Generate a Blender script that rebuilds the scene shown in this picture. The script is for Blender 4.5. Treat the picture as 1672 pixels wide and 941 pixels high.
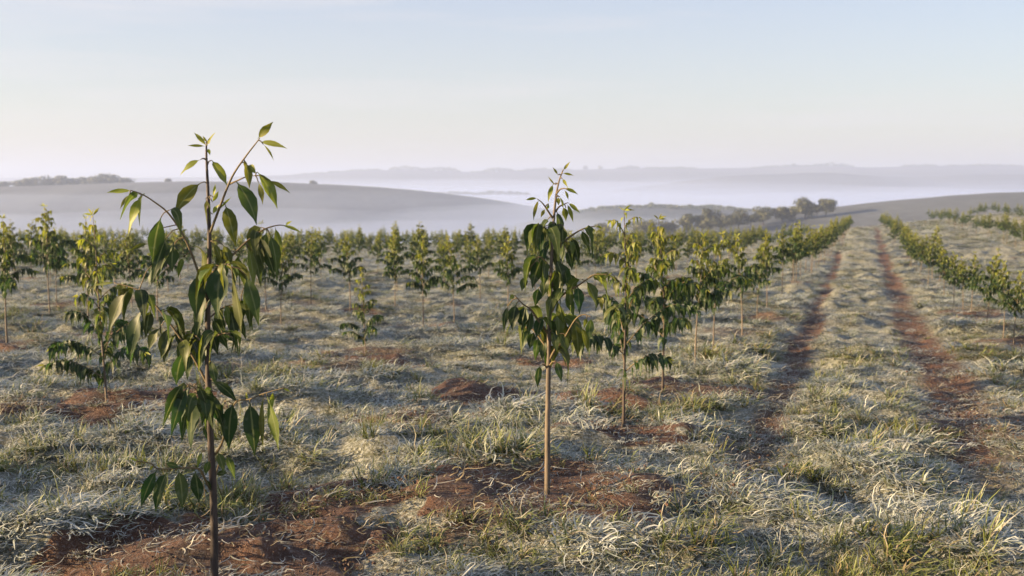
import bpy, math, random
import numpy as np
from mathutils import Vector

R = math.radians
for o in list(bpy.data.objects):
    bpy.data.objects.remove(o)
SC = bpy.context.scene
COL = SC.collection

# ------------------------------------------------------------------ camera, light, sky, exposure
EYE = 1.7                                  # camera height over the turf
PITCH = math.atan(175.5 / 1672.0)          # true horizon sits at row 295 of 941
SLOPE = 80.0 / 1672.0                      # the field falls away from the camera
cam_d = bpy.data.cameras.new("camera")
cam_d.sensor_width = 36.0
cam_d.lens = 36.0
cam_d.clip_start = 0.05
cam_d.clip_end = 30000.0
cam_d.dof.use_dof = True
cam_d.dof.focus_distance = 5.7
cam_d.dof.aperture_fstop = 3.0
cam = bpy.data.objects.new("camera", cam_d)
cam.location = (0, 0, EYE)
cam.rotation_euler = (math.pi / 2 - PITCH, 0, 0)
COL.objects.link(cam)
SC.camera = cam

SUN_AZ = R(-101)        # measured from the view direction (+Y) towards the right
SUN_EL = R(11.5)
sun_dir = Vector((math.sin(SUN_AZ) * math.cos(SUN_EL), math.cos(SUN_AZ) * math.cos(SUN_EL), math.sin(SUN_EL)))
sd = bpy.data.lights.new("sun", 'SUN')
sd.energy = 5.0
sd.angle = R(0.5)
sd.color = (1.0, 0.72, 0.40)
sun = bpy.data.objects.new("sun", sd)
sun.rotation_euler = sun_dir.to_track_quat('Z', 'Y').to_euler()
sun.location = (-30, 10, 20)
COL.objects.link(sun)

W = bpy.data.worlds.new("World")
SC.world = W
W.use_nodes = True
wn, wl = W.node_tree.nodes, W.node_tree.links
wn.clear()
w_out = wn.new('ShaderNodeOutputWorld')
w_bg = wn.new('ShaderNodeBackground')
w_bg.inputs['Strength'].default_value = 0.058
sky = wn.new('ShaderNodeTexSky')
sky.sky_type = 'NISHITA'
sky.sun_disc = False
sky.sun_elevation = SUN_EL
sky.sun_rotation = SUN_AZ
sky.altitude = 300
sky.air_density = 1.0
sky.dust_density = 1.6
sky.ozone_density = 2.2
# thin cirrus far away, part of the sky itself
tc = wn.new('ShaderNodeTexCoord')
mp = wn.new('ShaderNodeMapping')
mp.inputs['Rotation'].default_value = (0, R(-3), R(20))
mp.inputs['Scale'].default_value = (1.1, 1.1, 13.0)
nz = wn.new('ShaderNodeTexNoise')
nz.inputs['Scale'].default_value = 2.2
nz.inputs['Detail'].default_value = 6.0
nz.inputs['Roughness'].default_value = 0.55
cr = wn.new('ShaderNodeValToRGB')
cr.color_ramp.elements[0].position = 0.5
cr.color_ramp.elements[0].color = (0, 0, 0, 1)
cr.color_ramp.elements[1].position = 0.78
cr.color_ramp.elements[1].color = (0.65, 0.65, 0.65, 1)
mixc = wn.new('ShaderNodeMix')
mixc.data_type = 'RGBA'
mixc.inputs['B'].default_value = (3.7, 3.55, 3.6, 1)
wl.new(tc.outputs['Generated'], mp.inputs['Vector'])
wl.new(mp.outputs['Vector'], nz.inputs['Vector'])
wl.new(nz.outputs['Fac'], cr.inputs['Fac'])
wl.new(cr.outputs['Color'], mixc.inputs['Factor'])
veil = wn.new('ShaderNodeMix')          # a thin even veil of high cloud
veil.data_type = 'RGBA'
veil.inputs['Factor'].default_value = 0.55
sepz = wn.new('ShaderNodeSeparateXYZ')
wl.new(tc.outputs['Generated'], sepz.inputs['Vector'])
vr = wn.new('ShaderNodeValToRGB')          # the veil is creamier where one looks through more of it, low down
vr.color_ramp.elements[0].position = 0.02
vr.color_ramp.elements[0].color = (4.15, 3.75, 3.2, 1)
vr.color_ramp.elements[1].position = 0.27
vr.color_ramp.elements[1].color = (2.55, 2.88, 4.1, 1)
wl.new(sepz.outputs['Z'], vr.inputs['Fac'])
wl.new(vr.outputs['Color'], veil.inputs['B'])
wl.new(sky.outputs['Color'], veil.inputs['A'])
wl.new(veil.outputs['Result'], mixc.inputs['A'])
wl.new(mixc.outputs['Result'], w_bg.inputs['Color'])
wl.new(w_bg.outputs['Background'], w_out.inputs['Surface'])

SC.view_settings.view_transform = 'Standard'
SC.view_settings.look = 'None'
SC.view_settings.gamma = 1.0
SC.view_settings.exposure = 2.0
SC.render.engine = 'CYCLES'
SC.cycles.use_denoising = True
SC.cycles.max_bounces = 6
SC.cycles.diffuse_bounces = 2
SC.cycles.glossy_bounces = 2
SC.cycles.transmission_bounces = 3
SC.cycles.transparent_max_bounces = 12
SC.cycles.volume_bounces = 1
SC.cycles.sample_clamp_indirect = 4.0


# ------------------------------------------------------------------ pixel helpers (photo pixel -> point in the place)
CP, SP = math.cos(PITCH), math.sin(PITCH)

def at(px, py, Y):
    a = (px - 836.0) / 1672.0
    b = (470.5 - py) / 1672.0
    dy = CP + b * SP
    dz = -SP + b * CP
    t = Y / dy
    return Vector((a * t, Y, EYE + dz * t))

def depth_of_base(py):
    b = (470.5 - py) / 1672.0
    dy, dz = CP + b * SP, -SP + b * CP
    return EYE / (-(dz / dy) - SLOPE)


# ------------------------------------------------------------------ numpy noise
def _hash(ix, iy, seed):
    h = (ix.astype(np.int64) * 374761393 + iy.astype(np.int64) * 668265263 + seed * 974711) & 0x7fffffff
    h = ((h ^ (h >> 13)) * 1274126177) & 0x7fffffff
    h = ((h ^ (h >> 16)) * 1103515245 + 12345) & 0x7fffffff
    return ((h >> 7) & 0xffff) / 65535.0

def vnoise(x, y, seed=0):
    x0, y0 = np.floor(x), np.floor(y)
    fx, fy = x - x0, y - y0
    ux = fx * fx * fx * (fx * (fx * 6 - 15) + 10)
    uy = fy * fy * fy * (fy * (fy * 6 - 15) + 10)
    a = _hash(x0, y0, seed); b = _hash(x0 + 1, y0, seed)
    c = _hash(x0, y0 + 1, seed); d = _hash(x0 + 1, y0 + 1, seed)
    return (a + (b - a) * ux) * (1 - uy) + (c + (d - c) * ux) * uy

def fbm(x, y, octv=3, seed=0, gain=0.5):
    s, amp, tot = 0.0, 1.0, 0.0
    ca, sa = math.cos(0.7), math.sin(0.7)
    for i in range(octv):
        s = s + amp * (vnoise(x, y, seed + i * 17) - 0.5)
        tot += amp
        amp *= gain
        x, y = (x * ca - y * sa) * 2.03 + 11.3, (x * sa + y * ca) * 2.03 + 5.7
    return s / tot * 2.0

def sstep(a, b, x):
    t = np.clip((x - a) / (b - a), 0, 1)
    return t * t * (3 - 2 * t)


# ------------------------------------------------------------------ where the saplings stand
# (photo column, row of the base, row of the tip)
ROWDX = 0.345
MAIN = (351, 968, 200)
SECOND = (893, 818, 268)
NEAR_LIST = [
    # px, base, top, label
    (1018, 712, 343, "slender leafy sapling just behind the tall central one, beside a bare soil ring"),
    (1082, 648, 353, "third sapling back along the track-side row, with dense dark leaves"),
    (1135, 607, 383, "short bushy sapling fourth along the track-side row"),
    (1165, 578, 375, "thin-stemmed sapling fifth along the track-side row, yellowish in its crown"),
    (1212, 550, 380, "leaning sapling with a tilted stem, sixth along the track-side row"),
    (1236, 524, 384, "sapling right behind the leaning one in the track-side row"),
    (1252, 508, 376, "sapling two behind the leaning one in the track-side row"),
    (175, 665, 332, "tall thin sapling on a reddish soil patch behind the big foreground sapling's left branches"),
    (145, 548, 345, "leafy sapling half hidden behind the thin one on the reddish patch"),
    (12, 562, 348, "sapling cut by the left picture edge, pale stem and loose crown"),
    (82, 517, 335, "tall sapling near the left edge with a narrow pointed tip over the fog"),
    (52, 462, 360, "smaller sapling between two taller ones near the left edge"),
    (216, 508, 372, "sapling seen through the arching left branch of the big foreground sapling"),
    (258, 530, 368, "bushy sapling seen between the big sapling's left branches and its stem"),
    (295, 470, 370, "sapling showing just left of the big foreground stem"),
    (459, 527, 388, "sapling just right of the big foreground sapling's lower branches"),
    (508, 503, 374, "slim sapling with a bare lower stem, second right of the big foreground sapling"),
    (572, 512, 376, "leafy sapling directly behind the small dark one low in the field"),
    (597, 577, 432, "small dark low-branched sapling standing apart in a soil patch"),
    (645, 505, 384, "full-crowned sapling in the mid field right of the small dark one"),
    (691, 537, 378, "tall straight sapling with pinkish bare stem in the mid field"),
    (742, 529, 382, "straight pale-stemmed sapling with a drooping side branch, mid field"),
    (784, 492, 386, "compact sapling on a short stem between the pale-stemmed one and the central one"),
    (829, 522, 388, "loose sapling partly hidden by the central sapling's left leaves"),
    (1611, 540, 404, "dense dark sapling on the right of the track with a thick crown"),
    (1638, 556, 424, "sapling right of the track between the dense dark one and the one at the edge"),
    (1655, 566, 440, "nearest sapling right of the track, close to the right picture edge"),
    (1586, 514, 412, "sapling right of the track just left of the dense dark one"),
    (1572, 510, 420, "short sapling in the right-hand row, touching its taller neighbour's crown"),
    (1557, 503, 410, "leafy sapling in the right-hand row, fourth back from the dense dark one"),
    (1541, 488, 402, "sapling in the right-hand row where the crowns begin to merge"),
]
rng = random.Random(7)
saplings = []      # dicts: x, y, h, kind, label
for px, b, t, lab in NEAR_LIST:
    d = depth_of_base(b)
    p = at(px, b, d)
    saplings.append(dict(x=p.x, y=d, h=(at(px, t, d).z - p.z), label=lab))
d1 = depth_of_base(MAIN[1]); m1 = at(MAIN[0], MAIN[1], d1)
d2 = depth_of_base(SECOND[1]); m2 = at(SECOND[0], SECOND[1], d2)
near_xy = [(s['x'], s['y']) for s in saplings] + [(m1.x, d1), (m2.x, d2)]

ORD = ["first", "second", "third", "fourth", "fifth", "sixth", "seventh", "eighth", "ninth", "tenth", "eleventh", "twelfth",
       "thirteenth", "fourteenth", "fifteenth", "sixteenth", "seventeenth", "eighteenth", "nineteenth", "twentieth",
       "twenty-first", "twenty-second", "twenty-third", "twenty-fourth", "twenty-fifth", "twenty-sixth"]
lattice, beside = [], []
FIELD_END = 128.0
rows = [(0, 0.22)] + [(-k, 0.22 - 5.2 * k) for k in range(1, 24)] + [(1, 4.25), (2, 10.2), (3, 15.4)]
for k, x0 in rows:
    d = 6.4 + rng.uniform(0, 1.5)
    n = 0
    while d < FIELD_END:
        d += (1.8 if k < 0 else 2.0) + rng.uniform(-0.12, 0.12)
        x = x0 + ROWDX * (d - 6.4) + rng.gauss(0, 0.13)
        y = d + rng.gauss(0, 0.1)
        if abs(x / y) > 0.53 or y < 20.5 and k != 1 or y < 27 and k == 1:
            continue
        if k == 0 and y < 26:
            continue
        if rng.random() < 0.08:
            continue
        if any((x - a) ** 2 + (y - b) ** 2 < 1.5 for a, b in near_xy):
            continue
        n += 1
        hh = rng.gauss(1.8, 0.12) if k == 0 else rng.gauss(1.68, 0.2) if k < 0 else rng.gauss(1.58, 0.14)
        lattice.append(dict(x=x, y=y, h=max(1.15, min(2.05, hh)), row=k, n=n))
for k in (0, -1, -2, -3):  # rows carried on out of view, added so their shadows reach the foreground
    d = -7.0
    while d < 11.5:
        d += 2.05 + rng.uniform(-.15, .15)
        x = 0.22 + 5.2 * k + ROWDX * (d - 6.4) + rng.gauss(0, .12)
        if x < -0.64 * max(d, 0.6) - .7 and x * x + d * d > 4:
            beside.append(dict(x=x, y=d, h=rng.uniform(1.7, 2.1), row=k))
lattice.sort(key=lambda s: math.hypot(s['x'], s['y']))


# ------------------------------------------------------------------ the ground
_yt = np.linspace(0, 6000, 24001)
_sl = SLOPE + 0.20 * sstep(118, 185, _yt)
_zt = -np.concatenate([[0], np.cumsum(_sl[:-1] * np.diff(_yt))])
FLOOR = -62.0
_zt = np.where(_zt > FLOOR + 12, _zt, FLOOR + 12 * np.exp((np.minimum(_zt, FLOOR + 12) - FLOOR - 12) / 12.0))

def rut_l(y):
    return 4.42 + 0.331 * (y - 15.4)

def rut_r(y):
    return 6.25 + 0.347 * (y - 15.4)

MOUNDS = []
_mr = random.Random(3)
for s in saplings + lattice[:150]:
    MOUNDS.append((s['x'], s['y'], _mr.uniform(0.5, 0.75), _mr.uniform(0.03, 0.07), _mr.uniform(0.1, 0.62)))
MOUNDS.append((m1.x + 0.15, d1 + 0.15, 0.55, 0.05, 0.75))
MOUNDS.append((m2.x, d2, 0.75, 0.08, 0.62))
BARE = []
for px, py, r, a in ((545, 830, .75, 1.0), (430, 880, .8, 1.0), (240, 905, .7, .9), (745, 680, .9, .95), (800, 640, .8, .9), (210, 655, 1.3, 1.0),
                     (90, 670, 1.2, .9), (1000, 660, .8, .7), (1110, 640, .9, .8), (620, 590, 1.2, .8), (1655, 700, 0.9, .5), (900, 590, .9, .6),
                     (30, 575, 1.4, .8), (1210, 800, .6, .4), (1040, 720, .8, .8), (930, 840, .5, .6)):
    d = depth_of_base(py)
    p = at(px, py, d)
    BARE.append((p.x, d, r * .74, a))

def base_z(x, y):
    yy = np.maximum(y, 0.0)
    zl = np.interp(yy, _yt, _zt)
    u = x / np.maximum(yy, 12.0)
    rise = np.clip(1.7 + (u - 0.34) * 12.0, 0, 5.0)
    zr = -SLOPE * np.minimum(yy, 150.0) + rise * sstep(28, 125, yy) - 0.075 * np.maximum(yy - 165.0, 0)
    zr = np.maximum(zr, FLOOR)
    w = sstep(0.2, 0.345, u) * sstep(25, 60, yy)
    return zl * (1 - w) + zr * w + 0.25 * fbm(x / 14.0, y / 14.0, 2, 91) * sstep(12, 40, yy)

def field_masks(x, y):
    """relief on top of base_z and the share of bare soil"""
    near = (y > -5) & (y < 140)
    lump = 0.15 * fbm(x / 1.3, y / 0.8, 3, 5) + 0.13 * fbm(x / 0.5, y / 0.36, 2, 23) + 0.16 * sstep(14, 40, y) * fbm(x / 2.4, y / 1.6, 3, 29) + 0.016 * fbm(x / 0.11, y / 0.11, 2, 41)
    rel = np.where(near, lump, 0.0)
    soil = 0.5 * sstep(0.34, 0.6, fbm(x / 1.7, y / 1.0, 4, 77)) * near
    jit = fbm(x / 0.35, y / 0.35, 3, 13)
    for mx, my, r, h, a in MOUNDS:
        q = (np.abs(x - mx) < 2.4 * r) & (np.abs(y - my) < 2.4 * r)
        if not q.any():
            continue
        rr = np.hypot(x[q] - mx, y[q] - my) / r
        rj = rr + 0.45 * jit[q]
        prof = h * (np.exp(-((rr - 0.85) / 0.33) ** 2) + 0.35 * np.exp(-(rr / 0.5) ** 2))
        flat = np.exp(-(rr / 0.9) ** 2)
        rel[q] = rel[q] * (1 - 0.65 * flat) + prof
        soil[q] = np.maximum(soil[q], a * (1 - sstep(0.75, 1.2, rj)))
    for mx, my, r, a in BARE:
        q = (np.abs(x - mx) < 2.2 * r) & (np.abs(y - my) < 2.2 * r)
        if not q.any():
            continue
        rr = np.hypot(x[q] - mx, (y[q] - my) * 1.1) / r + 0.75 * jit[q]
        rel[q] += 0.02 * (1 - sstep(0.5, 1.1, rr))
        soil[q] = np.maximum(soil[q], a * (1 - sstep(0.7, 1.05, rr)))
    far = sstep(4, 9, y)
    for rx, wd in ((rut_l(y), 0.30), (rut_r(y), 0.45)):
        e = np.exp(-((x - rx + 0.12 * fbm(x / 2.5, y / 2.5, 2, 3)) / wd) ** 2)
        brk = 0.78 + 0.22 * sstep(-0.35, 0.25, fbm(x / 1.3, y / 2.2, 2, 61))
        rel = rel * (1 - .5 * e * far) - 0.08 * e * far * near
        soil = np.maximum(soil, e * far * brk * near * 0.74)
    u = x / np.maximum(y, 1.0)
    knoll = np.exp(-((u - 0.335) / 0.022) ** 2) * np.exp(-((y - 158) / 22.0) ** 2)
    soil = np.maximum(soil, 0.9 * knoll * (y > 100))
    return rel, np.clip(soil, 0, 1)

def gz(x, y):
    x = np.atleast_1d(np.asarray(x, float)); y = np.atleast_1d(np.asarray(y, float))
    return base_z(x, y) + field_masks(x, y)[0]

def mesh_np(name, verts, quads, attrs=None, smooth=True):
    me = bpy.data.meshes.new(name)
    nv, nf = len(verts), len(quads)
    me.vertices.add(nv)
    me.vertices.foreach_set('co', np.asarray(verts, np.float32).ravel())
    k = quads.shape[1]
    me.loops.add(nf * k)
    me.loops.foreach_set('vertex_index', np.asarray(quads, np.int32).ravel())
    me.polygons.add(nf)
    me.polygons.foreach_set('loop_start', np.arange(0, nf * k, k, dtype=np.int32))
    if smooth:
        me.polygons.foreach_set('use_smooth', np.ones(nf, bool))
    for an, av in (attrs or {}).items():
        a = me.attributes.new(an, 'FLOAT', 'POINT')
        a.data.foreach_set('value', np.asarray(av, np.float32))
    me.update(calc_edges=True)
    return me

def link(name, me, mat=None, parent=None, kind=None):
    o = bpy.data.objects.new(name, me)
    COL.objects.link(o)
    if mat is not None:
        me.materials.append(mat)
    if parent is not None:
        o.parent = parent
    if kind:
        o['kind'] = kind
    return o

# ---------------------------------------------------------------- materials
def new_mat(name):
    m = bpy.data.materials.new(name)
    m.use_nodes = True
    n = m.node_tree.nodes
    n.clear()
    return m, n, m.node_tree.links

def N(n, typ, **kw):
    x = n.new(typ)
    for k, v in kw.items():
        if k.startswith('i_'):
            x.inputs[k[2:].replace('_', ' ')].default_value = v
        else:
            setattr(x, k, v)
    return x

def ramp(n, l, src, p0, c0, p1, c1):
    r = n.new('ShaderNodeValToRGB')
    e = r.color_ramp.elements
    e[0].position, e[0].color = p0, (*c0, 1) if len(c0) == 3 else c0
    e[1].position, e[1].color = p1, (*c1, 1) if len(c1) == 3 else c1
    l.new(src, r.inputs['Fac'])
    return r.outputs['Color']

def mix(n, l, fac, a, b):
    m = n.new('ShaderNodeMix')
    m.data_type = 'RGBA'
    for s, v in (('Factor', fac), ('A', a), ('B', b)):
        if isinstance(v, (int, float)):
            m.inputs[s].default_value = v
        elif isinstance(v, tuple):
            m.inputs[s].default_value = (*v, 1) if len(v) == 3 else v
        else:
            l.new(v, m.inputs[s])
    return m.outputs['Result']

def math_n(n, l, op, a, b=None):
    m = n.new('ShaderNodeMath')
    m.operation = op
    for i, v in enumerate((a, b)):
        if v is None:
            continue
        if isinstance(v, (int, float)):
            m.inputs[i].default_value = v
        else:
            l.new(v, m.inputs[i])
    return m.outputs[0]

def noise_at(n, l, scale, detail=4, rough=0.55, stretch=None):
    g = n.new('ShaderNodeNewGeometry')
    src = g.outputs['Position']
    if stretch:
        mpn = n.new('ShaderNodeMapping')
        mpn.inputs['Scale'].default_value = stretch
        l.new(src, mpn.inputs['Vector'])
        src = mpn.outputs['Vector']
    t = N(n, 'ShaderNodeTexNoise', i_Scale=scale, i_Detail=detail, i_Roughness=rough)
    l.new(src, t.inputs['Vector'])
    return t.outputs['Fac']

def mat_ground():
    m, n, l = new_mat('frosted turf and red soil')
    out = N(n, 'ShaderNodeOutputMaterial')
    b = N(n, 'ShaderNodeBsdfPrincipled', i_Roughness=0.85)
    soil = N(n, 'ShaderNodeAttribute', attribute_name='soil').outputs['Fac']
    big = noise_at(n, l, 0.55, 5)
    mid = noise_at(n, l, 5.0, 5, 0.65)
    fine = noise_at(n, l, 38.0, 5, 0.7)
    turf = mix(n, l, ramp(n, l, mid, .38, (0, 0, 0), .66, (1, 1, 1)), (.05, .05, .03), (.17, .18, .14))
    turf = mix(n, l, ramp(n, l, big, .42, (0, 0, 0), .62, (.8, .8, .8)), turf, (.15, .145, .085))
    turf = mix(n, l, ramp(n, l, fine, .44, (0, 0, 0), .62, (.9, .9, .9)), turf, (.42, .43, .39))
    dirt = mix(n, l, ramp(n, l, mid, .3, (0, 0, 0), .7, (1, 1, 1)), (.036, .018, .011), (.14, .060, .028))
    dirt = mix(n, l, ramp(n, l, fine, .52, (0, 0, 0), .72, (.75, .75, .75)), dirt, (.30, .25, .22))
    edge = math_n(n, l, 'ADD', soil, math_n(n, l, 'MULTIPLY', math_n(n, l, 'SUBTRACT', fine, 0.5), 0.5))
    col = mix(n, l, ramp(n, l, edge, .33, (0, 0, 0), .6, (1, 1, 1)), turf, dirt)
    l.new(col, b.inputs['Base Color'])
    bp = N(n, 'ShaderNodeBump', i_Strength=1.0, i_Distance=0.05)
    h = math_n(n, l, 'ADD', fine, math_n(n, l, 'MULTIPLY', mid, 1.4))
    l.new(h, bp.inputs['Height'])
    l.new(bp.outputs['Normal'], b.inputs['Normal'])
    l.new(b.outputs['BSDF'], out.inputs['Surface'])
    return m

def mat_hill(name, c0, c1, sc):
    m, n, l = new_mat(name)
    out = N(n, 'ShaderNodeOutputMaterial')
    b = N(n, 'ShaderNodeBsdfPrincipled', i_Roughness=0.9)
    f = noise_at(n, l, sc, 6, 0.6, (1, .35, 1))
    f2 = noise_at(n, l, sc * 14, 4, 0.6)
    c = mix(n, l, ramp(n, l, f, .35, (0, 0, 0), .65, (1, 1, 1)), c0, c1)
    c = mix(n, l, ramp(n, l, f2, .45, (0, 0, 0), .7, (.5, .5, .5)), c, tuple(v * 1.5 for v in c1))
    l.new(c, b.inputs['Base Color'])
    l.new(b.outputs['BSDF'], out.inputs['Surface'])
    return m

def mat_blade():
    m, n, l = new_mat('frosted grass blades')
    out = N(n, 'ShaderNodeOutputMaterial')
    t = N(n, 'ShaderNodeAttribute', attribute_name='t').outputs['Fac']
    rnd = N(n, 'ShaderNodeAttribute', attribute_name='rnd').outputs['Fac']
    fr = N(n, 'ShaderNodeAttribute', attribute_name='frost', attribute_type='INSTANCER').outputs['Fac']
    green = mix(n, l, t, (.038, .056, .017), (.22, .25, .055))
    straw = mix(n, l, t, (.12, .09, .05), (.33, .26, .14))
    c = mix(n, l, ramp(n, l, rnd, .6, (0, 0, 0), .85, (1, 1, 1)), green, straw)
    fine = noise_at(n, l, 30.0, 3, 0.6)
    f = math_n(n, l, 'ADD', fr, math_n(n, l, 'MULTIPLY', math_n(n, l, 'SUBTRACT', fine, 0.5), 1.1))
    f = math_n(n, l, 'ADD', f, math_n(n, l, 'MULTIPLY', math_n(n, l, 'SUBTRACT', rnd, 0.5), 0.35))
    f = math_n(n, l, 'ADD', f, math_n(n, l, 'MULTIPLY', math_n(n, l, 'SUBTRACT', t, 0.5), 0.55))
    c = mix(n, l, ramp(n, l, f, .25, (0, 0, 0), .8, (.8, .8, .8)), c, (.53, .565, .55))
    d = N(n, 'ShaderNodeBsdfPrincipled', i_Roughness=0.6)
    l.new(c, d.inputs['Base Color'])
    tr = N(n, 'ShaderNodeBsdfTranslucent')
    l.new(c, tr.inputs['Color'])
    ms = N(n, 'ShaderNodeMixShader', i_Fac=0.32)
    l.new(d.outputs['BSDF'], ms.inputs[1])
    l.new(tr.outputs['BSDF'], ms.inputs[2])
    l.new(ms.outputs['Shader'], out.inputs['Surface'])
    return m

def mat_leaf(name, old, new, transl=0.42):
    m, n, l = new_mat(name)
    out = N(n, 'ShaderNodeOutputMaterial')
    yg = N(n, 'ShaderNodeAttribute', attribute_name='young').outputs['Fac']
    rnd = N(n, 'ShaderNodeAttribute', attribute_name='rnd').outputs['Fac']
    ac = N(n, 'ShaderNodeAttribute', attribute_name='across').outputs['Fac']
    oi = N(n, 'ShaderNodeObjectInfo').outputs['Random']
    c = mix(n, l, yg, old, new)
    r2 = math_n(n, l, 'ADD', math_n(n, l, 'MULTIPLY', rnd, 0.7), math_n(n, l, 'MULTIPLY', oi, 0.3))
    hs = N(n, 'ShaderNodeHueSaturation', i_Saturation=1.0)
    l.new(c, hs.inputs['Color'])
    l.new(math_n(n, l, 'ADD', 0.62, math_n(n, l, 'MULTIPLY', r2, 0.8)), hs.inputs['Value'])
    l.new(math_n(n, l, 'ADD', 0.485, math_n(n, l, 'MULTIPLY', rnd, 0.03)), hs.inputs['Hue'])
    c = hs.outputs['Color']
    fine = noise_at(n, l, 22.0, 4, 0.6)
    c = mix(n, l, ramp(n, l, fine, .56, (0, 0, 0), .78, (.16, .16, .16)), c, (.30, .33, .27))
    rib = ramp(n, l, ac, 0.0, (.55, .55, .55), .16, (0, 0, 0))
    c = mix(n, l, rib, c, (.22, .24, .10))
    d = N(n, 'ShaderNodeBsdfPrincipled', i_Roughness=0.5)
    d.inputs['Specular IOR Level'].default_value = 0.35
    l.new(c, d.inputs['Base Color'])
    tr = N(n, 'ShaderNodeBsdfTranslucent')
    tcx = N(n, 'ShaderNodeHueSaturation', i_Saturation=1.1, i_Value=1.6, i_Hue=0.495)
    l.new(c, tcx.inputs['Color'])
    l.new(tcx.outputs['Color'], tr.inputs['Color'])
    ms = N(n, 'ShaderNodeMixShader', i_Fac=transl)
    l.new(d.outputs['BSDF'], ms.inputs[1])
    l.new(tr.outputs['BSDF'], ms.inputs[2])
    l.new(ms.outputs['Shader'], out.inputs['Surface'])
    return m

def mat_bark(name, c0, c1):
    m, n, l = new_mat(name)
    out = N(n, 'ShaderNodeOutputMaterial')
    b = N(n, 'ShaderNodeBsdfPrincipled', i_Roughness=0.7)
    f = noise_at(n, l, 40.0, 5, 0.65, (1, 1, .18))
    c = mix(n, l, ramp(n, l, f, .35, (0, 0, 0), .66, (1, 1, 1)), c0, c1)
    l.new(c, b.inputs['Base Color'])
    bp = N(n, 'ShaderNodeBump', i_Strength=0.6, i_Distance=0.004)
    l.new(f, bp.inputs['Height'])
    l.new(bp.outputs['Normal'], b.inputs['Normal'])
    l.new(b.outputs['BSDF'], out.inputs['Surface'])
    return m

def mat_volume(name, col, dens, aniso=0.1):
    m, n, l = new_mat(name)
    out = N(n, 'ShaderNodeOutputMaterial')
    v = N(n, 'ShaderNodeVolumePrincipled', i_Density=dens, i_Anisotropy=aniso)
    v.inputs['Color'].default_value = (*col, 1)
    l.new(v.outputs['Volume'], out.inputs['Volume'])
    return m

M_GROUND = mat_ground()
M_BLADE = mat_blade()
M_CLOD = mat_hill('soil clods', (.04, .023, .016), (.10, .055, .036), 9.0)
M_LEAF = mat_leaf('eucalypt leaf', (.019, .042, .011), (.24, .25, .032))
M_TREELEAF = mat_leaf('dark woodland leaf', (.045, .055, .022), (.10, .09, .03), 0.15)
M_BARK = mat_bark('sapling bark', (.065, .05, .036), (.155, .12, .085))
M_BARK_DARK = mat_bark('reddish sapling bark', (.024, .016, .012), (.075, .052, .040))
M_TWIG = mat_bark('green brown twig', (.07, .048, .02), (.15, .11, .045))
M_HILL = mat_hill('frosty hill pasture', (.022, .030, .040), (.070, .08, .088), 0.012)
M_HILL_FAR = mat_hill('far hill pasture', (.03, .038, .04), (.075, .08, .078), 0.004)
M_WOOD = mat_hill('far wooded slope', (.025, .032, .018), (.06, .062, .035), 0.02)

# ---------------------------------------------------------------- ground and track meshes
def build_ground():
    ang = np.concatenate([np.linspace(-180, -36, 30)[:-1], np.linspace(-36, 36, 620), np.linspace(36, 180, 30)[1:]])
    rad = [0.6]
    while rad[-1] < 6500:
        r = rad[-1]
        rad.append(r * (1.0062 if r < 45 else (1.009 if r < 170 else 1.05)))
    rad = np.array(rad)
    A, Rr = np.meshgrid(np.radians(ang), rad)
    x, y = (Rr * np.sin(A)).ravel(), (Rr * np.cos(A)).ravel()
    rel, soil = field_masks(x, y)
    z = base_z(x, y) + rel
    na, nr = len(ang), len(rad)
    i = np.arange(nr - 1)[:, None] * na + np.arange(na - 1)[None, :]
    q = np.stack([i, i + 1, i + na + 1, i + na], -1).reshape(-1, 4)[:, ::-1]
    cx, cy = x[q].mean(1), y[q].mean(1)
    on_track = (cy > 9) & (cy < 135) & (cx > rut_l(cy) - 0.45) & (cx < rut_r(cy) + 0.5)
    V = np.stack([x, y, z], -1)
    # centre disc
    c = len(V)
    V = np.vstack([V, [[0, 0, float(base_z(np.array([0.]), np.array([0.]))[0])]]])
    soil = np.append(soil, 0)
    fan = np.stack([np.full(na - 1, c), np.arange(1, na), np.arange(0, na - 1), np.arange(0, na - 1)], -1)
    for nm, sel in (('ground', ~on_track), ('track', on_track)):
        qq = q[sel]
        used = np.unique(qq)
        remap = np.full(len(V), -1)
        remap[used] = np.arange(len(used))
        me = mesh_np(nm, V[used], remap[qq], {'soil': soil[used]})
        link(nm, me, M_GROUND, kind='structure')
build_ground()

# ---------------------------------------------------------------- hills
def hill(name, Y, prof, front, back, drop, mat, seed, rough=1.0, nx=260, wave=60.0):
    """a ridge whose crest passes through the given (column, row) points at distance Y"""
    pts = [at(px, py, Y) for px, py in prof]
    xs = np.linspace(pts[0].x, pts[-1].x, nx)
    cz = np.interp(xs, [p.x for p in pts], [p.z for p in pts])
    k = np.ones(9) / 9
    cz = np.convolve(np.pad(cz, 4, mode='edge'), k, 'valid')
    ts = np.concatenate([np.linspace(-1, 0, 34)[:-1], np.linspace(0, 1, 16)])
    X, T = np.meshgrid(xs, ts)
    C = np.broadcast_to(cz, X.shape)
    yy = Y + np.where(T < 0, T * front, T * back) + 0.08 * front * fbm(X / wave / 6, T, 2, seed)
    fall = np.where(T < 0, np.abs(T) ** 1.6, np.abs(T) ** 1.5)
    Z = C - drop * fall + rough * fbm(X / wave, yy / wave, 3, seed + 3) * (0.25 + np.minimum(1, np.abs(T) * 2))
    V = np.stack([X, yy, Z], -1).reshape(-1, 3)
    na = nx
    i = np.arange(len(ts) - 1)[:, None] * na + np.arange(na - 1)[None, :]
    q = np.stack([i, i + 1, i + na + 1, i + na], -1).reshape(-1, 4)
    o = link(name, mesh_np(name, V, q), mat, kind='structure')
    return lambda px: at(px, float(np.interp(px, [p[0] for p in prof], [p[1] for p in prof])), Y)

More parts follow.
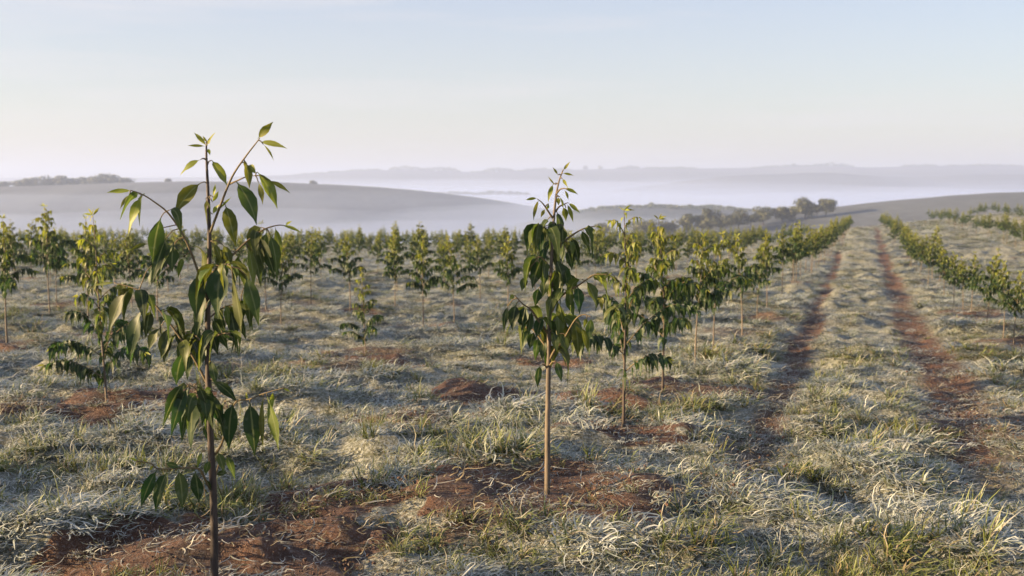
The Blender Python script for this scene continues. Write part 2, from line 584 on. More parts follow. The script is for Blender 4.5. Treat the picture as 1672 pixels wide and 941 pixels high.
h_left = hill('hill', 900, [(-900, 345), (-500, 322), (-200, 309), (0, 305), (120, 301), (215, 298), (330, 296), (450, 297), (560, 302), (680, 310), (800, 324), (920, 345), (1080, 380)],
              420, 380, 75, M_HILL, 11, 2.0)
h_far = hill('hill', 3200, [(-900, 300), (-300, 295), (0, 291), (200, 291), (350, 290), (480, 286), (560, 281), (640, 277), (700, 278), (760, 282), (840, 279), (950, 277), (1050, 275), (1150, 275), (1250, 273), (1340, 270), (1420, 275), (1500, 270), (1600, 272), (1672, 270), (2100, 273), (2700, 280)],
             900, 800, 130, M_HILL_FAR, 21, 5.0, 320, 180)
h_mid = hill('hill', 2300, [(850, 330), (1000, 312), (1120, 296), (1210, 286), (1300, 284), (1350, 280), (1420, 287), (1500, 290), (1580, 286), (1700, 285), (2200, 292), (2600, 300)],
             700, 600, 95, M_HILL_FAR, 31, 3.5, 200, 140)
h_right = hill('hill', 400, [(900, 400), (1020, 387), (1110, 377), (1200, 366), (1290, 353), (1390, 340), (1480, 330), (1580, 321), (1672, 315), (1900, 306), (2300, 300)],
               170, 260, 24, M_HILL, 41, 1.2, 220, 40)
h_wood = hill('hill', 720, [(820, 372), (900, 352), (950, 344), (1000, 339), (1050, 338), (1090, 336), (1150, 338), (1230, 343), (1330, 352), (1450, 365)],
              160, 200, 45, M_WOOD, 51, 2.5, 160, 18)

# ------------------------------------------------------------------ plant building
class Buf:
    def __init__(self):
        self.v, self.f, self.mi = [], [], []
        self.young, self.rnd, self.ac = [], [], []

    def vert(self, p, young=0.0, rnd=0.5, ac=1.0):
        self.v.append((p[0], p[1], p[2]))
        self.young.append(young); self.rnd.append(rnd); self.ac.append(ac)
        return len(self.v) - 1

    def add(self, other, mi=None):
        o = len(self.v)
        self.v += other.v; self.young += other.young; self.rnd += other.rnd; self.ac += other.ac
        self.f += [tuple(i + o for i in f) for f in other.f]
        self.mi += (other.mi if mi is None else [mi] * len(other.f))

    def mesh(self, name, mats):
        me = bpy.data.meshes.new(name)
        me.from_pydata(self.v, [], self.f)
        for m in mats:
            me.materials.append(m)
        me.polygons.foreach_set('use_smooth', np.ones(len(self.f), bool))
        if len(mats) > 1:
            me.polygons.foreach_set('material_index', np.array(self.mi, np.int32))
        for an, av in (('young', self.young), ('rnd', self.rnd), ('across', self.ac)):
            a = me.attributes.new(an, 'FLOAT', 'POINT')
            a.data.foreach_set('value', np.array(av, np.float32))
        return me

def tube(buf, pts, rads, sides=7, mi=0):
    rings = []
    n = len(pts)
    for i, p in enumerate(pts):
        t = (pts[min(n - 1, i + 1)] - pts[max(0, i - 1)]).normalized()
        a = t.cross(Vector((0.13, 1, 0.21))).normalized()
        b = t.cross(a)
        rings.append([buf.vert(p + (a * math.cos(2 * math.pi * k / sides) + b * math.sin(2 * math.pi * k / sides)) * rads[i]) for k in range(sides)])
    for i in range(n - 1):
        for k in range(sides):
            buf.f.append((rings[i][k], rings[i][(k + 1) % sides], rings[i + 1][(k + 1) % sides], rings[i + 1][k]))
            buf.mi.append(mi)
    buf.f.append(tuple(rings[-1])); buf.mi.append(mi)

def catmull(pts, sub=5):
    out = []
    P = [pts[0] * 2 - pts[1]] + list(pts) + [pts[-1] * 2 - pts[-2]]
    for i in range(1, len(P) - 2):
        for k in range(sub):
            t = k / sub
            out.append(0.5 * ((2 * P[i]) + (P[i + 1] - P[i - 1]) * t + (2 * P[i - 1] - 5 * P[i] + 4 * P[i + 1] - P[i + 2]) * t * t
                              + (3 * P[i] - P[i - 1] - 3 * P[i + 1] + P[i + 2]) * t ** 3))
    out.append(pts[-1].copy())
    return out

def leaf(buf, b, c, t, Wd, nrm, rg, young=0.0, segs=7, mi=0, broad=0.42):
    """a lance-shaped leaf along the curve b-c-t with stalk, folded midrib and wavy margin"""
    rnd = rg.random()
    fold = rg.uniform(0.1, 0.45)
    twist = rg.uniform(-0.5, 0.5)
    ph = rg.uniform(0, 6.28)
    prev = None
    for i in range(segs + 1):
        s = i / segs
        s2 = s if segs < 4 else (0.0, 0.08, 0.18, 0.34, 0.52, 0.70, 0.87, 1.0)[i] if segs == 7 else s
        p = b * (1 - s2) ** 2 + c * 2 * s2 * (1 - s2) + t * s2 * s2
        tg = ((c - b) * (1 - s2) + (t - c) * s2).normalized()
        side = tg.cross(nrm)
        if side.length < 1e-3:
            side = tg.cross(Vector((1, 0, .2)))
        side.normalize()
        up = side.cross(tg).normalized()
        ca, sa = math.cos(twist * s2), math.sin(twist * s2)
        side, up = side * ca + up * sa, up * ca - side * sa
        if s2 <= 0.085:
            w = 0.05 if i == 0 else 0.10
        else:
            q = (s2 - 0.07) / 0.93
            w = max(0.02, math.sin(math.pi * min(1.0, q) ** 0.74)) ** 0.95 * (1 - 0.45 * max(0.0, q - .55) / .45)
        w *= Wd * 0.5
        wob = 0.16 * Wd * math.sin(7 * s2 + ph) * (1 if w > 0.2 * Wd else 0)
        a = buf.vert(p - side * w + up * (fold * w + wob), young, rnd, 1.0)
        m = buf.vert(p, young, rnd, 0.0)
        e = buf.vert(p + side * w + up * (fold * w - wob), young, rnd, 1.0)
        if prev:
            buf.f.append((prev[0], prev[1], m, a)); buf.f.append((prev[1], prev[2], e, m))
            buf.mi += [mi, mi]
        prev = (a, m, e)

def droop_leaf(buf, b, out, L, Wd, rg, young=0.0, segs=7, mi=0, hang=1.0):
    h = Vector((out.x, out.y, 0))
    h = h.normalized() if h.length > 1e-4 else Vector((1, 0, 0))
    dn = Vector((rg.uniform(-.12, .12), rg.uniform(-.12, .12), -1))
    t = b + (h * rg.uniform(.15, .55) + dn * rg.uniform(.6, .95) * hang + Vector((0, 0, 1)) * (1 - hang) * .5).normalized() * L
    c = b + h * L * rg.uniform(.25, .45) + Vector((0, 0, L * rg.uniform(-.05, .18)))
    a = rg.uniform(0, 2 * math.pi)
    nrm = (h * 0.9 + Vector((math.cos(a), math.sin(a), 0)) * 0.9 + Vector((0, 0, .35))).normalized()
    leaf(buf, b, c, t, Wd, nrm, rg, young, segs, mi)

def sapling_parts(seed, h=1.7, segs=7, lush=1.0, low=None, spread=1.0):
    """trunk buffer, list of (twig buffer, leaf buffer) per branch, leaf buffer along the stem"""
    rg = random.Random(seed)
    low = rg.uniform(.27, .42) if low is None else low
    n = 12
    pts, lean, lx = [], Vector((rg.gauss(0, .025), rg.gauss(0, .025), 0)), rg.uniform(0, 6)
    for i in range(n + 1):
        s = i / n
        pts.append(Vector((0, 0, -.04 + (h * .96 + .04) * s)) + lean * h * s * s * 1.5 + Vector((math.sin(lx + 5 * s), math.cos(lx * 2 + 4 * s), 0)) * .012 * h * s)
    r0 = rg.uniform(.0115, .0145) * h / 1.7
    rads = [r0 * (1 - .84 * (i / n) ** 0.8) * (1.35 if i == 0 else 1) for i in range(n + 1)]
    tr = Buf(); tube(tr, pts, rads, 8)
    stem = Buf()
    def on_stem(s):
        f = s * n
        i = min(n - 1, int(f))
        return pts[i].lerp(pts[i + 1], f - i)
    branches = []
    nb = int(rg.randint(13, 17) * lush ** .5)
    az = rg.uniform(0, 6.28)
    for k in range(nb):
        q = (k + rg.uniform(0, .6)) / nb
        s = low + (0.95 - low) * q
        az += 2.4 + rg.uniform(-.5, .5)
        prof = (0.55 + .45 * math.sin(math.pi * min(1, q * 1.5 + .28))) * (1 - .68 * q ** 1.8)
        Lb = h * .24 * prof * rg.uniform(.75, 1.3) * spread
        b0 = on_stem(s)
        o = Vector((math.cos(az), math.sin(az), 0))
        rise = rg.uniform(.6, 1.15) + .6 * q
        bp = [b0, b0 + o * Lb * .33 + Vector((0, 0, Lb * .33 * rise)), b0 + o * Lb * .7 + Vector((0, 0, Lb * .55 * rise)),
              b0 + o * Lb * 1.05 + Vector((0, 0, Lb * (.6 * rise - .12)))]
        cp = catmull(bp, 4)
        tw, lf = Buf(), Buf()
        tube(tw, cp, [max(.0012, r0 * .36 * (1 - .75 * i / (len(cp) - 1))) for i in range(len(cp))], 5)
        nl = max(4, int((Lb / .034 + 3) * lush))
        sc = (1 - .5 * q ** 1.5) * h / 1.7
        for j in range(nl):
            u = .16 + .84 * (j + rg.random() * .7) / nl
            f = min(len(cp) - 1.001, u * (len(cp) - 1))
            b = cp[int(f)].lerp(cp[int(f) + 1], f % 1)
            sgn = 1 if j % 2 else -1
            out = (o * rg.uniform(.1, .8) + Vector((-o.y, o.x, 0)) * sgn * rg.uniform(.3, 1)).normalized()
            L = rg.uniform(.10, .165) * sc
            yv = min(1, max(0, (q - .42) * 1.0 + max(0, u - .75) * 1.2 + rg.gauss(0, .13)))
            droop_leaf(lf, b, out, L, L * rg.uniform(.3, .42), rg, yv, segs)
        for j in range(2):
            L = rg.uniform(.06, .10) * sc
            d = (cp[-1] - cp[-3]).normalized()
            t = cp[-1] + (d + Vector((rg.uniform(-.5, .5), rg.uniform(-.5, .5), rg.uniform(-.5, .3)))).normalized() * L
            leaf(lf, cp[-1], cp[-1].lerp(t, .5) + Vector((0, 0, L * .12)), t, L * .2, Vector((rg.uniform(-1, 1), rg.uniform(-1, 1), .7)).normalized(), rg, rg.uniform(.5, 1), segs)
        branches.append((tw, lf))
    for k in range(int(26 * lush)):
        s = low + (1.0 - low) * rg.random()
        q = (s - low) / (1 - low)
        a = rg.uniform(0, 6.28)
        L = rg.uniform(.09, .15) * (1 - .5 * q) * h / 1.7
        droop_leaf(stem, on_stem(s), Vector((math.cos(a), math.sin(a), 0)), L, L * rg.uniform(.28, .4), rg, min(1, max(0, q * 1.3 - .35)), segs)
    for k in range(5):
        a = rg.uniform(0, 6.28)
        L = rg.uniform(.05, .09) * h / 1.7
        b = pts[-1]
        t = b + Vector((math.cos(a) * .6, math.sin(a) * .6, rg.uniform(-.1, .9))).normalized() * L
        leaf(stem, b, b.lerp(t, .5) + Vector((0, 0, L * .15)), t, L * .2, Vector((math.sin(a), -math.cos(a), .5)).normalized(), rg, rg.uniform(.7, 1), segs)
    return tr, branches, stem

def tag(o, label, cat, group=None):
    o['label'] = label
    o['category'] = cat
    if group:
        o['group'] = group
    return o

def root_at(name, x, y, sink=0.0, rz=0.0, sc=1.0):
    e = bpy.data.objects.new(name, None)
    e.empty_display_size = 0.2
    COL.objects.link(e)
    e.location = (x, y, float(gz(x, y)[0]) - sink)
    e.rotation_euler = (0, 0, rz)
    e.scale = (sc, sc, sc)
    return e

GROUP = "young eucalypt saplings planted in rows"

# ---------------------------------------------------------------- the two saplings one sees best, branch by branch
def hero(name, label, base, trunk_px, trunk_w, branches, leaves, seed, barkmat, Wk=1.0, extra=0, dense=(0,)):
    """branches: list of column/row polylines with a depth swing; leaves: (bx, by, tx, ty, width, young)"""
    px, py = base
    Y = depth_of_base(py)
    rg = random.Random(seed)
    k = Y / 1672.0
    foot = at(px, py, Y)
    root = root_at(name, foot.x, Y)
    root.location.z = min(root.location.z, foot.z + .02)
    off = Vector(root.location)
    tag(root, label, "sapling", GROUP)
    tp = [at(a, b, Y) - off for a, b in trunk_px]
    tp[0].z -= 0.06
    tc = catmull(tp, 4)
    nT = len(tc)
    tb = Buf()
    tube(tb, tc, [k * .5 * np.interp(i / (nT - 1), [0, .5, 1], trunk_w) for i in range(nT)], 12)
    link('trunk', tb.mesh('trunk', [barkmat]), parent=root)
    lines = []
    for poly, swing in branches:
        m = len(poly)
        w = [at(a, b, Y + swing * (i / (m - 1)) ** 0.9) - off for i, (a, b) in enumerate(poly)]
        cp = catmull(w, 6)
        cpx = catmull([Vector((a, b, 0)) for a, b in poly], 6)
        tw = Buf()
        r0 = k * 0.5 * (4.6 if m > 4 else 3.6)
        tube(tw, cp, [r0 * (1 - .68 * i / (len(cp) - 1)) for i in range(len(cp))], 7)
        lines.append((cp, cpx, tw, Buf(), swing))
    stem = Buf()
    stem_px = catmull([Vector((a, b, 0)) for a, b in trunk_px], 4)
    for bx, by, tx, ty, wd, yg in leaves:
        q = Vector((bx, by, 0))
        best = (1e9, None, None)
        for li, (cp, cpx, tw, lf, sw) in enumerate(lines):
            for i, c in enumerate(cpx):
                dd = (c - q).length
                if dd < best[0]:
                    best = (dd, li, i)
        ds, js = min(((c - q).length, j) for j, c in enumerate(stem_px))
        if ds < best[0] and ds < 26 or best[1] is None:
            host, anchor, buf, twb = 0.0, tc[js], stem, None
            depth = rg.uniform(-.03, .03) - .02
        else:
            cp, cpx, tw, lf, sw = lines[best[1]]
            anchor, buf, twb = cp[best[2]], lf, tw
            depth = (anchor.y)
        b = at(bx, by, Y + depth) - off
        Lpx = math.hypot(tx - bx, ty - by)
        tip = at(tx, ty, Y + depth + rg.uniform(-.22, .16) * Lpx * k) - off
        L = (tip - b).length
        pet = (b - anchor)
        if pet.length > .012:
            mid = anchor.lerp(b, .5) + Vector((0, 0, pet.length * .18))
            tube(twb if twb is not None else stem, [anchor, mid, b], [k * 1.1, k * .9, k * .8], 5, 0 if twb is not None else 1)
        dirx = 1 if tx > bx else -1
        bow = Vector((dirx * rg.uniform(.02, .10) * L, rg.uniform(-.1, .04) * L, rg.uniform(.04, .12) * L))
        nrm = Vector((rg.uniform(-.75, .75), -1, rg.uniform(0, .5))).normalized()
        leaf(buf, b, b.lerp(tip, .5) + bow, tip, wd * k * 0.92 * Wk, nrm, rg, yg, 7)
    for j in range(extra):
        cp, cpx, tw, lf, sw = lines[rg.choice(dense)]
        f = rg.uniform(.15, .8) * (len(cp) - 1)
        b = cp[int(f)].lerp(cp[int(f) + 1], f % 1)
        a = rg.uniform(0, 6.28)
        L = rg.uniform(40, 68) * k
        pb = b + Vector((math.cos(a), math.sin(a), .3)) * .02
        tube(tw, [b, b.lerp(pb, .5), pb], [k, k * .9, k * .8], 5)
        droop_leaf(lf, pb, Vector((math.cos(a), math.sin(a), 0)), L, L * rg.uniform(.27, .36), rg, rg.uniform(0, .3), 7)
    for cp, cpx, tw, lf, sw in lines:
        bo = link('branch', tw.mesh('branch', [M_TWIG]), parent=root)
        if lf.f:
            link('foliage', lf.mesh('foliage', [M_LEAF]), parent=bo)
    if stem.f:
        link('foliage', stem.mesh('foliage', [M_LEAF, M_TWIG]), parent=root)
    return root

O, Yv, Yg = 0.0, 0.35, 0.85     # leaf age: dark, half grown, young and yellow
main_branches = [
    ([(341, 386), (359, 338), (379, 289), (401, 256), (418, 234), (424, 226)], -.10),
    ([(341, 505), (322, 440), (301, 388), (276, 350), (252, 330), (231, 317), (213, 311)], -.16),
    ([(342, 452), (372, 424), (388, 409), (406, 392), (431, 375), (454, 368), (468, 369)], .14),
    ([(337, 624), (318, 588), (298, 558), (268, 516), (238, 482), (216, 470), (186, 462)], .10),
    ([(352, 742), (363, 722), (375, 680), (386, 656), (408, 652), (430, 643), (466, 633)], -.14),
    ([(347, 806), (334, 781), (326, 767), (307, 764), (260, 766), (246, 757), (222, 753)], -.12),
    ([(343, 672), (331, 650), (318, 634), (304, 626)], -.2),
    ([(372, 302), (386, 296), (402, 289), (417, 287)], -.05),
    ([(340, 455), (352, 440), (366, 432), (378, 436)], -.2),
    ([(341, 520), (360, 505), (378, 498), (392, 500)], .12),
    ([(341, 560), (356, 548), (368, 545), (380, 552)], -.1),
    ([(340, 575), (326, 555), (314, 545), (300, 545)], .15),
    ([(351, 782), (357, 760), (362, 744), (372, 740)], .1),
    ([(338, 262), (332, 259), (327, 261)], -.02), ([(338, 270), (341, 264), (346, 262)], .02),
]
main_leaves = [
    (337, 238, 317, 217, 8, Yg), (338, 238, 352, 216, 9, Yg), (335, 239, 306, 238, 5, Yg), (339, 243, 343, 254, 6, Yg), (337, 232, 331, 222, 4, Yg),
    (327, 261, 294, 287, 11, .6), (346, 262, 371, 304, 20, .45), (328, 299, 284, 356, 24, .4), (336, 324, 341, 388, 15, .3), (368, 335, 385, 404, 25, .3),
    (347, 330, 357, 312, 7, .8), (348, 322, 352, 300, 5, .9), (356, 345, 378, 322, 5, .9), (347, 350, 358, 334, 8, .7),
    (401, 265, 407, 309, 14, .55), (404, 270, 418, 284, 14, .5), (420, 281, 453, 342, 20, .35), (386, 297, 419, 368, 29, .1), (438, 295, 474, 316, 8, .7),
    (422, 298, 429, 335, 10, .4), (421, 227, 446, 199, 14, .75), (424, 232, 469, 243, 10, .75), (430, 236, 447, 263, 4, .9), (398, 262, 402, 280, 7, .7),
    (216, 312, 174, 315, 8, .7), (230, 322, 209, 385, 17, .55), (212, 318, 196, 342, 6, .7), (263, 355, 249, 430, 28, .05), (272, 388, 247, 466, 22, .0), (285, 397, 254, 462, 17, .1),
    (284, 400, 281, 444, 24, .05), (242, 398, 212, 410, 7, .3), (252, 430, 243, 468, 12, .0), (300, 420, 291, 455, 12, .2),
    (210, 471, 179, 543, 25, .12), (233, 503, 212, 589, 28, .0), (246, 506, 238, 552, 20, .1), (262, 535, 243, 574, 18, .15), (275, 534, 268, 594, 24, .1), (291, 532, 296, 576, 16, .1),
    (300, 576, 288, 629, 28, .02), (312, 578, 306, 622, 16, .05), (204, 463, 196, 492, 14, .35), (188, 462, 152, 467, 6, .5), (225, 480, 236, 520, 14, .2), (284, 545, 262, 590, 15, .12),
    (329, 446, 321, 524, 30, .0), (367, 430, 356, 522, 38, .0), (346, 470, 330, 548, 26, .02), (352, 495, 372, 566, 24, .04), (376, 505, 385, 562, 20, .05), (345, 520, 373, 573, 20, .05),
    (318, 528, 323, 566, 16, .05), (340, 560, 325, 607, 18, .0), (346, 545, 356, 580, 18, .0), (336, 480, 322, 548, 24, .05), (362, 540, 384, 560, 16, .05), (314, 548, 306, 588, 18, .05),
    (344, 590, 352, 632, 15, .05), (352, 450, 340, 510, 22, .05), (306, 548, 290, 592, 17, .1),
    (380, 455, 394, 547, 23, .22), (402, 450, 423, 534, 25, .08), (389, 420, 402, 482, 15, .3), (405, 404, 413, 476, 15, .4), (420, 403, 432, 448, 17, .15), (441, 384, 452, 456, 21, .12),
    (422, 386, 449, 456, 23, .05), (449, 371, 458, 431, 13, .35), (460, 368, 493, 381, 6, .7), (466, 368, 477, 361, 5, .8), (412, 410, 426, 470, 18, .12), (372, 428, 364, 478, 18, .2),
    (392, 412, 384, 468, 16, .25), (436, 378, 428, 440, 16, .2), (398, 470, 408, 540, 18, .1), (384, 498, 402, 556, 18, .08), (364, 400, 376, 440, 18, .3), (350, 398, 362, 432, 12, .35),
    (349, 622, 387, 657, 19, .0), (381, 658, 374, 736, 30, .0), (408, 657, 416, 746, 32, .0), (430, 648, 430, 736, 11, .4), (436, 647, 455, 737, 22, .3), (366, 655, 362, 700, 16, .0),
    (462, 634, 474, 640, 4, .8), (446, 640, 444, 672, 8, .5), (404, 652, 402, 640, 5, .6),
    (301, 625, 266, 697, 25, .0), (306, 632, 279, 714, 21, .0), (311, 648, 297, 723, 20, .0), (317, 650, 312, 734, 34, .0), (327, 634, 348, 702, 32, .02), (334, 640, 358, 692, 25, .0),
    (336, 690, 339, 722, 14, .0), (322, 626, 336, 660, 18, .05), (345, 640, 330, 696, 20, .0), (312, 630, 296, 690, 20, .0),
    (256, 768, 230, 829, 21, .0), (273, 771, 254, 837, 27, .0), (291, 767, 297, 833, 24, .1), (318, 767, 325, 823, 26, .0), (270, 757, 294, 764, 12, .05), (356, 738, 366, 776, 15, .15),
    (370, 744, 384, 784, 15, .1), (330, 738, 322, 766, 8, .3), (342, 752, 336, 776, 12, .1), (334, 781, 346, 806, 9, .1), (225, 753, 210, 748, 4, .9), (240, 757, 234, 746, 4, .8), (250, 760, 244, 770, 5, .7),
    (352, 775, 372, 772, 10, .1), (362, 690, 368, 728, 12, .1),
]
hero('sapling', "large foreground sapling with arching branches and big drooping leaves", (MAIN[0], MAIN[1]),
     [(351, 968), (350, 930), (350, 880), (348, 800), (344, 720), (341, 640), (339, 560), (340, 480), (342, 410), (341, 350), (339, 300), (337, 255), (337, 232)],
     (14.5, 9.5, 2.4), main_branches, main_leaves, 5, M_BARK_DARK, 1.0, 62, (2, 2, 8, 8, 9, 9, 10, 10, 11, 6, 3, 1))

second_branches = [
    ([(902, 356), (893, 342), (885, 331), (877, 325)], -.1),
    ([(907, 346), (913, 338), (920, 334), (928, 331)], .05),
    ([(908, 318), (914, 310), (921, 308), (928, 309)], -.05),
    ([(899, 425), (914, 402), (928, 389), (944, 378), (958, 372), (974, 369)], .12),
    ([(897, 516), (911, 490), (925, 477), (943, 467), (956, 458), (970, 449), (993, 448)], -.12),
    ([(895, 545), (880, 525), (867, 506), (853, 496), (840, 482)], -.1),
    ([(895, 572), (878, 548), (866, 536), (854, 536)], .1),
    ([(895, 592), (907, 570), (918, 558), (938, 524), (952, 514), (966, 518)], -.1),
    ([(900, 440), (888, 424), (880, 420), (872, 430)], -.12),
    ([(901, 400), (892, 376), (884, 368), (878, 372)], .08),
    ([(899, 470), (912, 448), (922, 440), (930, 446)], .1),
    ([(896, 535), (906, 522), (914, 518), (924, 524)], .16),
    ([(894, 602), (888, 596), (882, 597)], -.05), ([(894, 604), (901, 592), (907, 590)], -.05),
]
second_leaves = [
    (920, 278, 931, 264, 5, .8), (919, 283, 937, 287, 4, .8), (911, 286, 902, 273, 4, .8), (906, 302, 895, 288, 3, .9), (918, 292, 928, 309, 6, .7),
    (903, 301, 895, 331, 8, .6), (921, 308, 944, 318, 6, .7), (922, 311, 928, 327, 5, .7), (911, 322, 912, 336, 7, .4), (914, 322, 920, 340, 5, .7),
    (877, 324, 858, 327, 5, .7), (880, 327, 871, 361, 7, .55), (890, 342, 883, 356, 6, .6), (896, 333, 893, 343, 6, .6),
    (928, 332, 947, 348, 7, .6), (926, 334, 936, 364, 7, .6), (919, 338, 924, 362, 11, .4), (924, 340, 922, 352, 6, .5),
    (909, 346, 914, 386, 17, .1), (895, 358, 884, 374, 15, .05), (884, 372, 884, 418, 14, .0), (898, 392, 889, 421, 14, .0), (920, 369, 919, 400, 16, .08), (886, 421, 869, 472, 23, .0),
    (882, 430, 888, 470, 18, .05), (908, 424, 919, 460, 19, .05), (926, 408, 934, 442, 15, .02), (918, 430, 926, 470, 18, .05), (904, 440, 910, 478, 14, .4), (894, 452, 886, 486, 18, .0),
    (949, 376, 964, 414, 12, .12), (933, 388, 945, 433, 18, .05), (926, 398, 938, 428, 13, .1), (974, 369, 985, 374, 4, .8), (964, 371, 970, 384, 6, .7),
    (943, 467, 946, 514, 18, .0), (957, 459, 974, 501, 18, .22), (924, 480, 937, 518, 15, .1), (968, 450, 992, 463, 5, .8), (990, 448, 1006, 458, 4, .9), (974, 449, 984, 466, 6, .8),
    (910, 492, 920, 530, 17, .2), (912, 470, 902, 505, 18, .05), (906, 456, 914, 490, 16, .1),
    (829, 500, 823, 545, 10, .0), (843, 497, 837, 541, 20, .0), (859, 500, 853, 543, 24, .0), (868, 508, 862, 548, 16, .05), (840, 482, 832, 490, 8, .3), (858, 452, 852, 476, 13, .05), (880, 470, 874, 502, 17, .0),
    (866, 537, 852, 573, 15, .0), (872, 542, 865, 571, 16, .0), (880, 551, 874, 589, 18, .05), (890, 556, 886, 590, 13, .05), (886, 518, 876, 552, 20, .0), (896, 520, 902, 556, 18, .05),
    (910, 517, 918, 560, 22, .25), (922, 526, 924, 582, 20, .1), (938, 528, 943, 585, 20, .25), (949, 534, 960, 577, 12, .3), (966, 520, 962, 556, 16, .1), (958, 520, 953, 536, 9, .3),
    (930, 520, 934, 556, 14, .2), (902, 540, 908, 578, 14, .1), (914, 545, 926, 580, 14, .15),
    (882, 597, 878, 634, 14, .0), (908, 590, 917, 624, 14, .05), (897, 566, 892, 600, 14, .05),
    (876, 372, 872, 400, 12, .05), (890, 404, 880, 440, 14, .0), (900, 404, 908, 436, 14, .1), (930, 446, 940, 486, 16, .1), (922, 442, 914, 480, 15, .1),
]
hero('sapling', "tall slender sapling at the centre, bare lower stem, yellow tip rising into the fog bank", (SECOND[0], SECOND[1]),
     [(893, 822), (894, 760), (894, 700), (895, 640), (896, 590), (897, 530), (899, 470), (901, 410), (904, 360), (908, 320), (913, 295), (919, 279)],
     (10.5, 6.5, 1.8), second_branches, second_leaves, 9, M_BARK, 1.05, 48, (3, 4, 5, 6, 7, 8, 8, 9, 9, 10, 10, 11, 11))

# ---------------------------------------------------------------- saplings with every branch a part
def make_parts_sapling(seed, lush=1.0, low=None, spread=1.0, bark=None):
    tr, br, st = sapling_parts(seed, 1.7, 7, lush, low, spread)
    out = [('trunk', tr.mesh('trunk', [bark or M_BARK]), None)]
    for tw, lf in br:
        out.append(('branch', tw.mesh('branch', [M_TWIG]), lf.mesh('foliage', [M_LEAF])))
    out.append(('foliage', st.mesh('foliage', [M_LEAF]), None))
    return out

def spawn_parts(kit, s, label, rz, rg):
    e = root_at('sapling', s['x'], s['y'], .01, rz, s['h'] / 1.7)
    tag(e, label, "sapling", GROUP)
    for nm, me, sub in kit:
        o = bpy.data.objects.new(nm, me); COL.objects.link(o); o.parent = e
        if sub is not None:
            c = bpy.data.objects.new('foliage', sub); COL.objects.link(c); c.parent = o
    return e

kits = [make_parts_sapling(100 + i, l, lo, sp, b) for i, (l, lo, sp, b) in enumerate(
    [(1.3, .26, 1.1, M_BARK_DARK), (1.6, .33, .9, M_BARK_DARK), (1.7, .42, .8, M_BARK), (1.8, .45, .82, M_BARK), (1.6, .38, .9, M_BARK), (1.6, .44, .86, M_BARK), (1.8, .40, .8, M_BARK), (1.4, .16, 1.1, M_BARK)])]
rk = random.Random(55)
for i, s in enumerate(saplings):
    kit = kits[0] if i == 0 else kits[1] if i == 1 else kits[7] if 'low-branched' in s['label'] or 'tall thin sapling' in s['label'] else kits[2 + rk.randint(0, 4)]
    e = spawn_parts(kit, s, s['label'], rk.uniform(0, 6.28), rk)
    if 'leaning' in s['label'] and 'behind' not in s['label']:
        e.rotation_euler = (0, R(5), e.rotation_euler.z)

# ---------------------------------------------------------------- the rows behind: trunk and crown
far_kits = []
for i in range(10):
    tr, br, st = sapling_parts(300 + i, 1.7, 3, 1.75, .36 + .015 * i, .74 + .02 * (i % 4))
    cb = Buf()
    for tw, lf in br:
        cb.add(tw, 1); cb.add(lf, 0)
    cb.add(st, 0)
    far_kits.append((tr.mesh('trunk', [M_BARK]), cb.mesh('crown', [M_LEAF, M_TWIG]), tr, cb))

N_SINGLE = 256
def row_words(k):
    if k == 0:
        return "row along the track's left side"
    if k == 1:
        return "row along the track's right side"
    if k > 1:
        return f"{ORD[k - 1]} row right of the track"
    return f"{ORD[-k]} row left of the track"

def far_label(s):
    r = row_words(s['row'])
    if s['y'] < 52:
        return f"young sapling, {ORD[min(25, s['n'] - 1)]} from near end of {r}"
    return f"small distant sapling towards the far end of {r}"

rows_group = {}
for s in lattice[:N_SINGLE]:
    tm, cm, _, _ = far_kits[rk.randint(0, 9)]
    e = root_at('sapling', s['x'], s['y'], .01, rk.uniform(0, 6.28), s['h'] / 1.7)
    lab = far_label(s)
    tag(e, lab, "sapling", GROUP if s['y'] < 52 else "distant saplings of the " + row_words(s['row']))
    for nm, me in (('trunk', tm), ('crown', cm)):
        o = bpy.data.objects.new(nm, me); COL.objects.link(o); o.parent = e

for s in beside:  # unseen saplings, there to shade the near ground
    tm, cm, _, _ = far_kits[rk.randint(0, 9)]
    e = root_at('sapling', s['x'], s['y'], .01, rk.uniform(0, 6.28), s['h'] / 1.7)
    tag(e, f"unseen sapling added for its shadow in the {row_words(s['row'])}", "sapling", "unseen saplings added for shadow in the " + row_words(s['row']))
    for nm, me in (('trunk', tm), ('crown', cm)):
        o = bpy.data.objects.new(nm, me); COL.objects.link(o); o.parent = e

